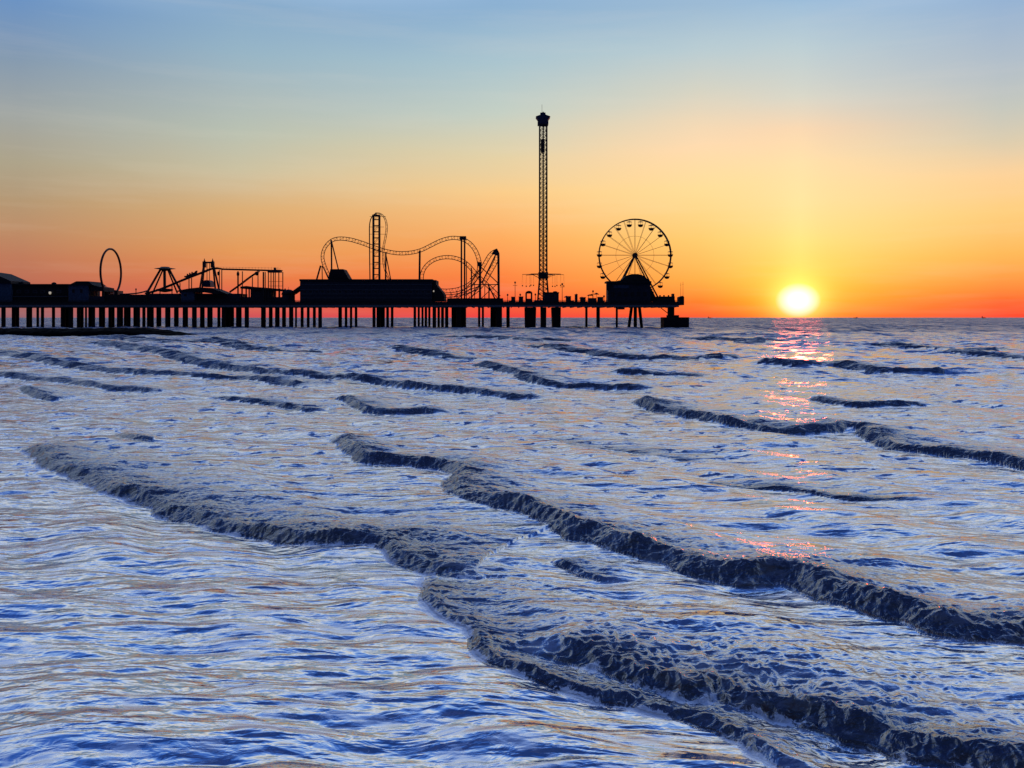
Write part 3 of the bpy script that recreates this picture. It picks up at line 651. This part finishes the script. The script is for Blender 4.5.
for bi, (pl, Hc, bl, ro, fe) in enumerate(BR):
    P = [w2(p) for p in pl]
    # smooth the line
    P3 = spline([V((a, b, 0)) for a, b in P], 4); P = np.array(P3)[:, :2]
    T = np.gradient(P, axis=0); T /= np.hypot(*T.T)[:,None]
    L = np.r_[0, np.cumsum(np.hypot(*(P[1:]-P[:-1]).T))]; tot = L[-1]
    pad = bl*4+2
    sel = np.where((X > P[:,0].min()-pad) & (X < P[:,0].max()+pad) & (Yv > P[:,1].min()-pad) & (Yv < P[:,1].max()+pad))[0]
    x = X[sel]; y = Yv[sel]
    wob_ = .22*vn(x/1.6+3, y/1.6, bi+4)+.13*vn(x/.5, y/.5, bi)+.05*vn(x/.17, y/.17, bi+1)
    best = np.full(len(sel), 1e9); sg = np.zeros(len(sel)); tt = np.zeros(len(sel))
    for i in range(len(P)-1):
        d = P[i+1]-P[i]; l2 = d@d; q = np.clip(((x-P[i,0])*d[0]+(y-P[i,1])*d[1])/l2, 0, 1)
        ex = x-P[i,0]-q*d[0]; ey = y-P[i,1]-q*d[1]; dd = np.hypot(ex, ey); b_ = dd < best; tg = T[i]*(1-q)[:,None]+T[i+1]*q[:,None]
        best[b_] = dd[b_]; sg[b_] = np.sign(tg[:,0]*ey-tg[:,1]*ex)[b_]; tt[b_] = (L[i]+q*math.sqrt(l2))[b_]
    s_ = best*sg+wob_*min(1, Hc*2.2)                       # positive = seaward of the foot line
    endf = np.clip(np.minimum(tt*1.6, tot-tt)/(min(.16*tot, 1.6+Hc*2)+.45), 0, 1); endf = endf*endf*(3-2*endf)
    # distance past the ends fades the crest
    dd0 = np.minimum(np.hypot(x-P[0,0], y-P[0,1]), np.hypot(x-P[-1,0], y-P[-1,1]))
    hvar = 1+.30*vn(x/1.5+bi, y/1.5, 2)+.22*vn(x/.45+bi, y/.45, 3)
    hh = Hc*np.where(Dst[sel] > 32, .62, .50)*endf*hvar
    w_ = np.maximum(.85*Hc, celly[sel]*np.where(Dst[sel] > 32, 1.1, 1.5))
    rise = np.clip(s_/w_, 0, 1); rise = rise*rise*(3-2*rise)*.75+.25*np.sqrt(rise)
    backf = np.exp(-np.maximum(s_-w_, 0)/bl)
    prof = np.where(s_ > 0, rise*backf, 0)
    Zv[sel] += hh*prof-.04*Hc*np.exp(-(s_/(bl*.6))**2)*(s_ < 0)
    face = np.where((s_ > -.05), np.exp(-np.maximum(s_-w_*1.15, 0)/(.26*bl+.16)), 0)*endf*np.clip(hh/Hc*1.5, 0, 1)
    fz = 1/(1+cellx[sel]*6)
    lump = .30*(1-2*np.abs(vn(x/.22+5, y/.26, 4)))+.32*(1-2*np.abs(vn(x/.10, y/.11+7, 5)))+.26*vn(x/.045, y/.05, 6)
    Zv[sel] += face*ro*lump*.032*fz*min(1, Hc*2.6)
    bk = np.where(s_ > 0, np.exp(-np.maximum(s_-w_, 0)/(bl*1.1)), 0)*endf
    Zv[sel] += bk*ro*.020*(1-2*np.abs(vn(x/.11+2, y/.13, 1)))*fz
    foam[sel] = np.maximum(foam[sel], face); turb[sel] = np.maximum(turb[sel], bk*min(1, ro))
    ed = np.exp(-((s_+.03)/(.05+.06*Hc+.03*np.abs(vn(x/.3, y/.3, 7))))**2)*endf*fe*np.clip(.55+.9*vn(x/.35, y/.35, 2), 0, 1.3)
    edge[sel] = np.maximum(edge[sel], np.clip(ed, 0, 1))
Zv *= np.clip((12000-Dst)/6000, 0, 1)
me = bpy.data.meshes.new('sea'); nv = nx*ny
me.vertices.add(nv); me.vertices.foreach_set('co', np.stack([X, Yv, Zv], 1).astype(np.float32).ravel())
q = (np.arange(ny-1)[:,None]*nx+np.arange(nx-1)[None,:]).ravel(); quads = np.stack([q, q+1, q+nx+1, q+nx], 1).astype(np.int32)
me.loops.add(quads.size); me.loops.foreach_set('vertex_index', quads.ravel())
me.polygons.add(len(quads)); me.polygons.foreach_set('loop_start', np.arange(0, quads.size, 4, dtype=np.int32))
me.polygons.foreach_set('use_smooth', np.ones(len(quads), bool))
me.update(calc_edges=True)
for nme, arr in (('foam', foam), ('edge', edge), ('turb', turb)):
    a = me.attributes.new(nme, 'FLOAT', 'POINT'); a.data.foreach_set('value', arr.astype(np.float32))
sea = bpy.data.objects.new('sea', me); col.objects.link(sea); sea['kind'] = 'structure'
mw = bpy.data.materials.new('sea_water'); mw.use_nodes = True; me.materials.append(mw)
nt = mw.node_tree; B = nt.nodes['Principled BSDF']; nn = nt.nodes.new; ll = nt.links.new
geo = nn('ShaderNodeNewGeometry')
def mp_(sc_, rot=0):
    m_ = nn('ShaderNodeMapping'); m_.inputs['Scale'].default_value = sc_; m_.inputs['Rotation'].default_value = (0,0,rot); ll(geo.outputs['Position'], m_.inputs[0]); return m_.outputs[0]
def noise(vec, s, det=4, rgh=.6, dist=0):
    n = nn('ShaderNodeTexNoise'); n.inputs['Scale'].default_value = s; n.inputs['Detail'].default_value = det; n.inputs['Roughness'].default_value = rgh
    n.inputs['Distortion'].default_value = dist; ll(vec, n.inputs['Vector']); return n.outputs['Fac']
def mm(op, a, b, clamp=False):
    n = nn('ShaderNodeMath'); n.operation = op; n.use_clamp = clamp
    for i, v in enumerate((a, b)):
        if isinstance(v, (int, float)): n.inputs[i].default_value = v
        else: ll(v, n.inputs[i])
    return n.outputs[0]
def rmp(v, a, b, c=0., d=1.):
    n = nn('ShaderNodeMapRange'); n.interpolation_type = 'SMOOTHSTEP'
    for i, k in enumerate((a, b, c, d)): n.inputs[i+1].default_value = k
    ll(v, n.inputs[0]); return n.outputs[0]
def attr(n_): a = nn('ShaderNodeAttribute'); a.attribute_name = n_; return a.outputs['Fac']
A_f, A_e, A_t = attr('foam'), attr('edge'), attr('turb')
rot = -main
# drifting film of foam left by spent waves
vecA = mp_((.55, 1.3, 1), R(35))
f1 = noise(vecA, .55, 8, .68, .6); f2 = noise(vecA, 3.4, 8, .72, .3)
f3 = noise(mp_((.9, 4.2, 1), R(8)), 1.9, 9, .74, .5)
nearw = nn('ShaderNodeSeparateXYZ'); ll(geo.outputs['Position'], nearw.inputs[0])
film = mm('MULTIPLY', mm('MAXIMUM', mm('MULTIPLY', rmp(f1, .44, .54), rmp(f2, .485, .545)), mm('MULTIPLY', rmp(f1, .40, .58), rmp(f3, .55, .63))), mm('SUBTRACT', 1.0, mm('MAXIMUM', A_f, mm('MULTIPLY', A_t, .8))))
sp = noise(mp_((1,1,1)), 16, 5, .7)
lace = noise(mp_((1,1,1)), 11, 6, .75, .8)
white = mm('MAXIMUM', mm('MULTIPLY', film, FILM_K), rmp(mm('ADD', A_e, mm('MULTIPLY', lace, 2.6)), 1.62, 1.92))
speck = mm('MULTIPLY', mm('MULTIPLY', A_f, rmp(sp, .48, .75)), .3)
white = mm('MAXIMUM', white, speck, True)
def mixn(f, a, b):
    n = nn('ShaderNodeMix'); n.data_type = 'RGBA'
    if isinstance(f, float): n.inputs[0].default_value = f
    else: ll(f, n.inputs[0])
    for i, v in ((6, a), (7, b)):
        if isinstance(v, tuple): n.inputs[i].default_value = (*v, 1)
        else: ll(v, n.inputs[i])
    return n.outputs[2]
rg = nn('ShaderNodeTexNoise'); rg.noise_type = 'RIDGED_MULTIFRACTAL'; rg.inputs['Scale'].default_value = 13; rg.inputs['Detail'].default_value = 6; ll(geo.outputs['Position'], rg.inputs['Vector'])
churn = mixn(rmp(rg.outputs['Fac'], .25, 1.1), (.016, .013, .022), (.36, .33, .38))
base = mixn(A_f, mixn(mm('MULTIPLY', A_t, .9), (.05, .09, .19), (.018, .022, .04)), churn)
base = mixn(white, base, (.80, .82, .84))
ll(base, B.inputs['Base Color'])
wk = mm('MAXIMUM', A_f, mm('MULTIPLY', A_t, .82))
ys = nn('ShaderNodeSeparateXYZ'); ll(geo.outputs['Position'], ys.inputs[0]); ROUGH = rmp(ys.outputs[1], 40, 300, .03, .26)
rgh = mm('ADD', mm('MULTIPLY', white, .5), mm('ADD', mm('MULTIPLY', A_f, .05), ROUGH))
ll(rgh, B.inputs['Roughness'])
io = nn('ShaderNodeMix'); ll(rmp(wk, 0, .85), io.inputs[0]); ll(rmp(ys.outputs[1], 100, 280, IOR_K, 1.33), io.inputs[2]); io.inputs[3].default_value = 1.9; ll(io.outputs[0], B.inputs['IOR'])
# ripples
def ridge(vec, s, det, rgh_=.5):
    n = nn('ShaderNodeTexNoise'); n.noise_type = 'RIDGED_MULTIFRACTAL'; n.inputs['Scale'].default_value = s; n.inputs['Detail'].default_value = det
    n.inputs['Roughness'].default_value = rgh_; n.inputs['Distortion'].default_value = .6; ll(vec, n.inputs['Vector']); return n.outputs['Fac']
b1 = mm('ADD', noise(mp_((.55, 1.6, 1), R(9)), 1.35, 3, .42, .7), mm('MULTIPLY', ridge(mp_((.5, 1.6, 1), R(12)), .8, 2), .10)); b2 = noise(mp_((.6,1.4,1), R(4)), 6, 3, .5, .5)
b0 = noise(mp_((.55, 1.3, 1), R(14)), .42, 2, .4, .4)
hgt = mm('ADD', mm('ADD', b1, mm('MULTIPLY', b0, 1.5)), mm('MULTIPLY', b2, .17))
hgt = mm('ADD', hgt, mm('MULTIPLY', mm('MULTIPLY', noise(mp_((1,1.4,1)), 6, 3, .55, .6), mm('MAXIMUM', mm('MULTIPLY', A_f, .6), A_t)), .42))
bp = nn('ShaderNodeBump'); bp.inputs['Strength'].default_value = BUMP_S; bp.inputs['Distance'].default_value = BUMP_D; ll(hgt, bp.inputs['Height']); 
# capillary facets: small random slopes that hold at any distance
def facet(sc3, k):
    n = nn('ShaderNodeTexNoise'); n.inputs['Scale'].default_value = 1; n.inputs['Detail'].default_value = 1; n.inputs['Roughness'].default_value = .6
    ll(mp_(sc3, R(8)), n.inputs['Vector'])
    a = nn('ShaderNodeVectorMath'); a.operation = 'SUBTRACT'; ll(n.outputs['Color'], a.inputs[0]); a.inputs[1].default_value = (.5,.5,.5)
    b = nn('ShaderNodeVectorMath'); b.operation = 'MULTIPLY'; ll(a.outputs[0], b.inputs[0]); b.inputs[1].default_value = (k, k, 0)
    return b.outputs[0]
sy = nn('ShaderNodeSeparateXYZ'); ll(geo.outputs['Position'], sy.inputs[0])
w = rmp(sy.outputs[1], 16, 160, .05, 2.0)
lean = nn('ShaderNodeCombineXYZ'); ll(mm('SUBTRACT', rmp(sy.outputs[1], 90, 350, 0, -.11), .04), lean.inputs[1])
fa = nn('ShaderNodeVectorMath'); fa.operation = 'ADD'; ll(facet((.45, 1.1, 1), FAC_K), fa.inputs[0]); ll(facet((1.1, 2.2, 1), FAC_K*.5), fa.inputs[1])
fq = nn('ShaderNodeVectorMath'); fq.operation = 'ADD'; ll(fa.outputs[0], fq.inputs[0]); ll(facet((.11, .045, 1), FAC_K*.5), fq.inputs[1]); fa = fq
fs = nn('ShaderNodeVectorMath'); fs.operation = 'SCALE'; ll(fa.outputs[0], fs.inputs[0]); ll(mm('MULTIPLY', w, mm('SUBTRACT', 1.0, mm('MULTIPLY', A_f, .85))), fs.inputs['Scale'])
fn = nn('ShaderNodeVectorMath'); fn.operation = 'ADD'; ll(bp.outputs[0], fn.inputs[0]); ll(fs.outputs[0], fn.inputs[1]); fl_ = fn; fn = nn('ShaderNodeVectorMath'); fn.operation = 'ADD'; ll(fl_.outputs[0], fn.inputs[0]); lt = nn('ShaderNodeVectorMath'); lt.operation = 'ADD'; ll(lean.outputs[0], lt.inputs[0])
# fronts of the small wavelets: steep, facing the shore
Yp = sy.outputs[1]
def fronts(sc3, k, lo, hi, y0, y1, y2, y3, rot_):
    n = noise(mp_(sc3, rot_), 1.0, 5, .62, .9)
    return mm('MULTIPLY', mm('MULTIPLY', rmp(n, lo, hi), k), mm('MULTIPLY', rmp(Yp, y0, y1), rmp(Yp, y2, y3, 1., 0.)))
fr = mm('ADD', fronts((1.3, 1.5, 1), -.42, .53, .66, 13, 24, 55, 80, R(12)), fronts((.36, .24, 1), -.55, .485, .62, 42, 70, 170, 240, R(12)))
fr = mm('ADD', fr, fronts((.075, .022, 1), -.60, .475, .60, 130, 220, 3000, 9000, R(6)))
fr = mm('ADD', fr, mm('MULTIPLY', A_f, rmp(Yp, 12, 60, -.07, -.32)))
fr = mm('ADD', fr, mm('MULTIPLY', A_t, -.13))
cf = nn('ShaderNodeCombineXYZ'); ll(fr, cf.inputs[1]); ll(cf.outputs[0], lt.inputs[1])
ll(lt.outputs[0], fn.inputs[1])
fz_ = nn('ShaderNodeVectorMath'); fz_.operation = 'NORMALIZE'; ll(fn.outputs[0], fz_.inputs[0]); ll(fz_.outputs[0], B.inputs['Normal'])


# ------------------------------------------------------------------ camera, sun, world
cam = bpy.data.cameras.new('camera'); cam.sensor_width = 36; cam.lens = F/1024*36
cam.shift_y = -(384-HY)/1024; cam.clip_start = .1; cam.clip_end = 90000
co_ = bpy.data.objects.new('camera', cam); col.objects.link(co_); co_.location = (0, 0, H0); co_.rotation_euler = (R(90), 0, 0)
sc.camera = co_
AZ, EL = math.atan((798-512)/F), math.atan((HY-300.2)/F*math.cos(math.atan((798-512)/F)))
sun = bpy.data.lights.new('sun', 'SUN'); sun.energy = .10; sun.angle = R(3); sun.color = (1, .10, .05)
so = bpy.data.objects.new('sun', sun); col.objects.link(so); so.location = (60, 180, 30)
so.rotation_euler = (R(90)-EL, 0, math.pi-AZ)   # light travels from the sun toward the camera
from mathutils import Vector
sd = Vector((math.sin(AZ)*math.cos(EL), math.cos(AZ)*math.cos(EL), math.sin(EL)))
so.rotation_euler = sd.to_track_quat('Z', 'Y').to_euler()

W = bpy.data.worlds.new('World'); sc.world = W; W.use_nodes = True
nt = W.node_tree; nd = nt.nodes; lk = nt.links; nd.clear()
def N_(t, **k):
    n = nd.new(t)
    for a, b in k.items(): setattr(n, a, b)
    return n
def math_(op, a, b=None, c=None, clamp=False):
    n = N_('ShaderNodeMath', operation=op); n.use_clamp = clamp
    for i, v in enumerate((a, b, c)):
        if v is None: continue
        if isinstance(v, (int, float)): n.inputs[i].default_value = v
        else: lk.new(v, n.inputs[i])
    return n.outputs[0]
tc = N_('ShaderNodeTexCoord'); sep = N_('ShaderNodeSeparateXYZ'); nrm = N_('ShaderNodeVectorMath', operation='NORMALIZE')
lk.new(tc.outputs['Generated'], nrm.inputs[0]); lk.new(nrm.outputs[0], sep.inputs[0])
X_, Y_, Z_ = sep.outputs
elev = math_('ARCSINE', Z_)                                   # radians
azim = math_('ARCTAN2', X_, Y_)
# thin cirrus: perturb the elevation slightly with stretched noise
mp = N_('ShaderNodeMapping'); mp.inputs['Scale'].default_value = (2.2, 2.2, 26); mp.inputs['Rotation'].default_value = (0, R(7), 0)
lk.new(nrm.outputs[0], mp.inputs[0])
cn = N_('ShaderNodeTexNoise'); cn.inputs['Scale'].default_value = 1.6; cn.inputs['Detail'].default_value = 7; cn.inputs['Roughness'].default_value = .6
lk.new(mp.outputs[0], cn.inputs['Vector'])
mp2 = N_('ShaderNodeMapping'); mp2.inputs['Scale'].default_value = (1.5, 1.5, 4)
lk.new(nrm.outputs[0], mp2.inputs[0])
cn2 = N_('ShaderNodeTexNoise'); cn2.inputs['Scale'].default_value = 2.2; cn2.inputs['Detail'].default_value = 4
lk.new(mp2.outputs[0], cn2.inputs['Vector'])
wob = math_('MULTIPLY', math_('SUBTRACT', cn.outputs['Fac'], .5), .007)
wob = math_('ADD', wob, math_('MULTIPLY', math_('SUBTRACT', cn2.outputs['Fac'], .5), .03))
elw = math_('ADD', elev, math_('MULTIPLY', wob, math_('MULTIPLY', elev, 6.0, clamp=True)))
EM = R(90); 
t_el = math_('POWER', math_('DIVIDE', math_('MAXIMUM', elw, 0.0), EM), .5)   # ramp coordinate: sqrt
KEYS = {  # pixel column -> (row, colour) measured in the photograph's own sky
 20: [(0,(103,142,190)),(60,(130,150,170)),(120,(156,161,158)),(165,(168,158,134)),(200,(180,150,115)),(230,(188,138,102)),(255,(190,122,92)),(285,(186,106,86)),(316,(152,98,108))],
 240: [(0,(130,165,197)),(50,(146,175,192)),(90,(165,180,182)),(130,(180,187,172)),(170,(197,187,156)),(210,(218,172,116)),(250,(228,152,88)),(275,(230,124,72)),(290,(226,106,76)),(316,(206,84,90))],
 500: [(0,(133,170,204)),(60,(163,190,201)),(110,(190,201,190)),(150,(220,203,162)),(190,(242,198,134)),(240,(250,168,92)),(275,(249,130,66)),(300,(244,92,60)),(316,(238,66,66))],
 700: [(0,(148,179,206)),(50,(178,198,205)),(90,(206,205,190)),(120,(230,209,178)),(150,(248,212,168)),(190,(252,214,148)),(240,(253,200,110)),(280,(254,168,74)),(302,(252,118,46)),(316,(246,84,54))],
 800: [(0,(148,182,212)),(50,(182,200,206)),(95,(208,207,194)),(130,(240,208,172)),(165,(254,216,164)),(200,(255,224,158)),(240,(255,220,128)),(270,(255,204,90)),(300,(255,165,40)),(316,(252,112,36))],
 1000: [(0,(143,173,206)),(60,(170,184,196)),(105,(190,193,184)),(140,(212,198,170)),(175,(243,203,150)),(212,(252,204,126)),(252,(252,182,90)),(280,(254,148,70)),(302,(252,92,44)),(316,(246,66,50))],
}
ZEN = [(21.5, (.52,.68,.92)), (25, (1.15,1.08,.86)), (29, (1.15,1.25,1.4)), (36, (.48,.80,1.4)), (45, (.07,.26,1.0)), (56, (.012,.05,.26)), (88, (.02,.05,.18))]  # unseen sky above the frame; bright band added so the water reflects more light
def ramp(stops):
    n = N_('ShaderNodeValToRGB'); e = n.color_ramp.elements
    while len(e) > 1: e.remove(e[-1])
    for i, (p, c_) in enumerate(sorted(stops)):
        q = e[0] if i == 0 else e.new(p)
        q.position = p; q.color = (*c_, 1)
    lk.new(t_el, n.inputs['Fac']); return n.outputs['Color']
cols = []
for xk, ks in KEYS.items():
    a = math.atan((xk-512)/F); st_ = []
    for (yk, c_) in ks:
        lm = sum(c_)/3; c_ = tuple(min(255, v*1.025) for v in c_) if yk < 200 else c_
        e = max(0., math.atan((HY-yk)/F*math.cos(a))); st_.append(((e/EM)**.5, s2l(c_)))
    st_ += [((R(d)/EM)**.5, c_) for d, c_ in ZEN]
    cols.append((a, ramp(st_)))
# the side and rear of the dome, opposite the sunrise
def fixed(lst): return ramp([((R(d)/EM)**.5, c_) for d, c_ in lst])
side = fixed([(0,s2l((150,92,110))),(6,s2l((150,120,125))),(14,s2l((110,135,170))),(25,(.30,.48,.88)),(32,(.7,.9,1.3)),(47,(.05,.19,.8)),(60,(.02,.08,.42)),(88,(.02,.05,.25))])  # includes the same added bright band, carried round to the sides
back = fixed([(0,s2l((40,44,66))),(8,s2l((50,52,80))),(16,s2l((40,56,95))),(35,(.02,.05,.16)),(60,(.02,.06,.25)),(88,(.02,.05,.25))])
def mixc(f, a, b):
    n = N_('ShaderNodeMix', data_type='RGBA'); lk.new(f, n.inputs[0]); lk.new(a, n.inputs[6]); lk.new(b, n.inputs[7]); return n.outputs[2]
def step_(a0, a1, v):
    n = N_('ShaderNodeMapRange', interpolation_type='LINEAR'); n.clamp = True
    n.inputs[1].default_value = a0; n.inputs[2].default_value = a1; n.inputs[3].default_value = 0; n.inputs[4].default_value = 1
    lk.new(v, n.inputs[0]); return n.outputs[0]
cur = cols[0][1]
for (a0, _), (a1, c1) in zip(cols[:-1], cols[1:]): cur = mixc(step_(a0, a1, azim), cur, c1)
dsun = math_('ABSOLUTE', math_('SUBTRACT', azim, .1))
cur = mixc(step_(R(38), R(75), dsun), cur, side)
cur = mixc(step_(R(80), R(130), dsun), cur, back)
# cirrus brightening
cir_ = math_('MULTIPLY', math_('SUBTRACT', cn.outputs['Fac'], .52, clamp=True), .35)
wn = N_('ShaderNodeMix', data_type='RGBA'); lk.new(cir_, wn.inputs[0]); lk.new(cur, wn.inputs[6]); wn.inputs[7].default_value = (.95, .8, .62, 1); cur = wn.outputs[2]
# aureole and disc of the sun
dp = N_('ShaderNodeVectorMath', operation='DOT_PRODUCT'); lk.new(nrm.outputs[0], dp.inputs[0]); dp.inputs[1].default_value = tuple(sd)
# slightly squashed angular distance
_d = math_('SUBTRACT', azim, AZ); daz_ = math_('MULTIPLY', _d, _d); daz_ = math_('ADD', daz_, math_('MULTIPLY', math_('GREATER_THAN', math_('ABSOLUTE', azim), 2.6), 9.0))
_e = math_('MULTIPLY', math_('SUBTRACT', elev, EL), 1.26)
ang = math_('SQRT', math_('ADD', daz_, math_('MULTIPLY', _e, _e)))
adeg = math_('MULTIPLY', ang, 180/math.pi)
def gauss(s_, a): return math_('MULTIPLY', math_('EXPONENT', math_('MULTIPLY', math_('POWER', math_('DIVIDE', adeg, s_), 2.0), -1.0)), a)
def addc(base, fac, c_):
    n = N_('ShaderNodeVectorMath', operation='SCALE'); n.inputs[0].default_value = c_; lk.new(fac, n.inputs['Scale'])
    a = N_('ShaderNodeVectorMath', operation='ADD'); lk.new(base, a.inputs[0]); lk.new(n.outputs[0], a.inputs[1]); return a.outputs[0]
cur = addc(cur, gauss(3.6, .30), (.4, .42, .03))
cur = addc(cur, gauss(1.5, .74), (1.0, .8, .2))
cur = addc(cur, math_('MULTIPLY', step_(1.35, .5, adeg), 1.0), (.1, .3, .9))
pil = math_('MULTIPLY', math_('EXPONENT', math_('MULTIPLY', math_('DIVIDE', daz_, R(1.1)**2), -1.0)), math_('EXPONENT', math_('MULTIPLY', math_('MAXIMUM', elev, 0.0), -11.0)))
cur = addc(cur, math_('MULTIPLY', pil, .16), (.3, .6, .25))
# below the horizon: dark water colour
cur = mixc(step_(-.004, -.0045, elev), cur, fixed([(0,(.02,.04,.09)),(88,(.02,.04,.09))]))
bg = N_('ShaderNodeBackground'); lk.new(cur, bg.inputs[0]); bg.inputs[1].default_value = 1.0
sky = N_('ShaderNodeTexSky', sky_type='NISHITA'); sky.sun_disc = False; sky.sun_elevation = EL; sky.sun_rotation = AZ
bg2 = N_('ShaderNodeBackground'); lk.new(sky.outputs[0], bg2.inputs[0]); bg2.inputs[1].default_value = .006
ad = N_('ShaderNodeAddShader'); lk.new(bg.outputs[0], ad.inputs[0]); lk.new(bg2.outputs[0], ad.inputs[1])
ow = N_('ShaderNodeOutputWorld'); lk.new(ad.outputs[0], ow.inputs[0])
sc.render.engine = 'CYCLES'
sc.view_settings.view_transform = 'Standard'; sc.view_settings.look = 'None'; sc.view_settings.exposure = 0; sc.view_settings.gamma = 1
sc.render.resolution_x = 1024; sc.render.resolution_y = 768
for o in bpy.data.objects:
    if '_w' in o.keys(): del o['_w']
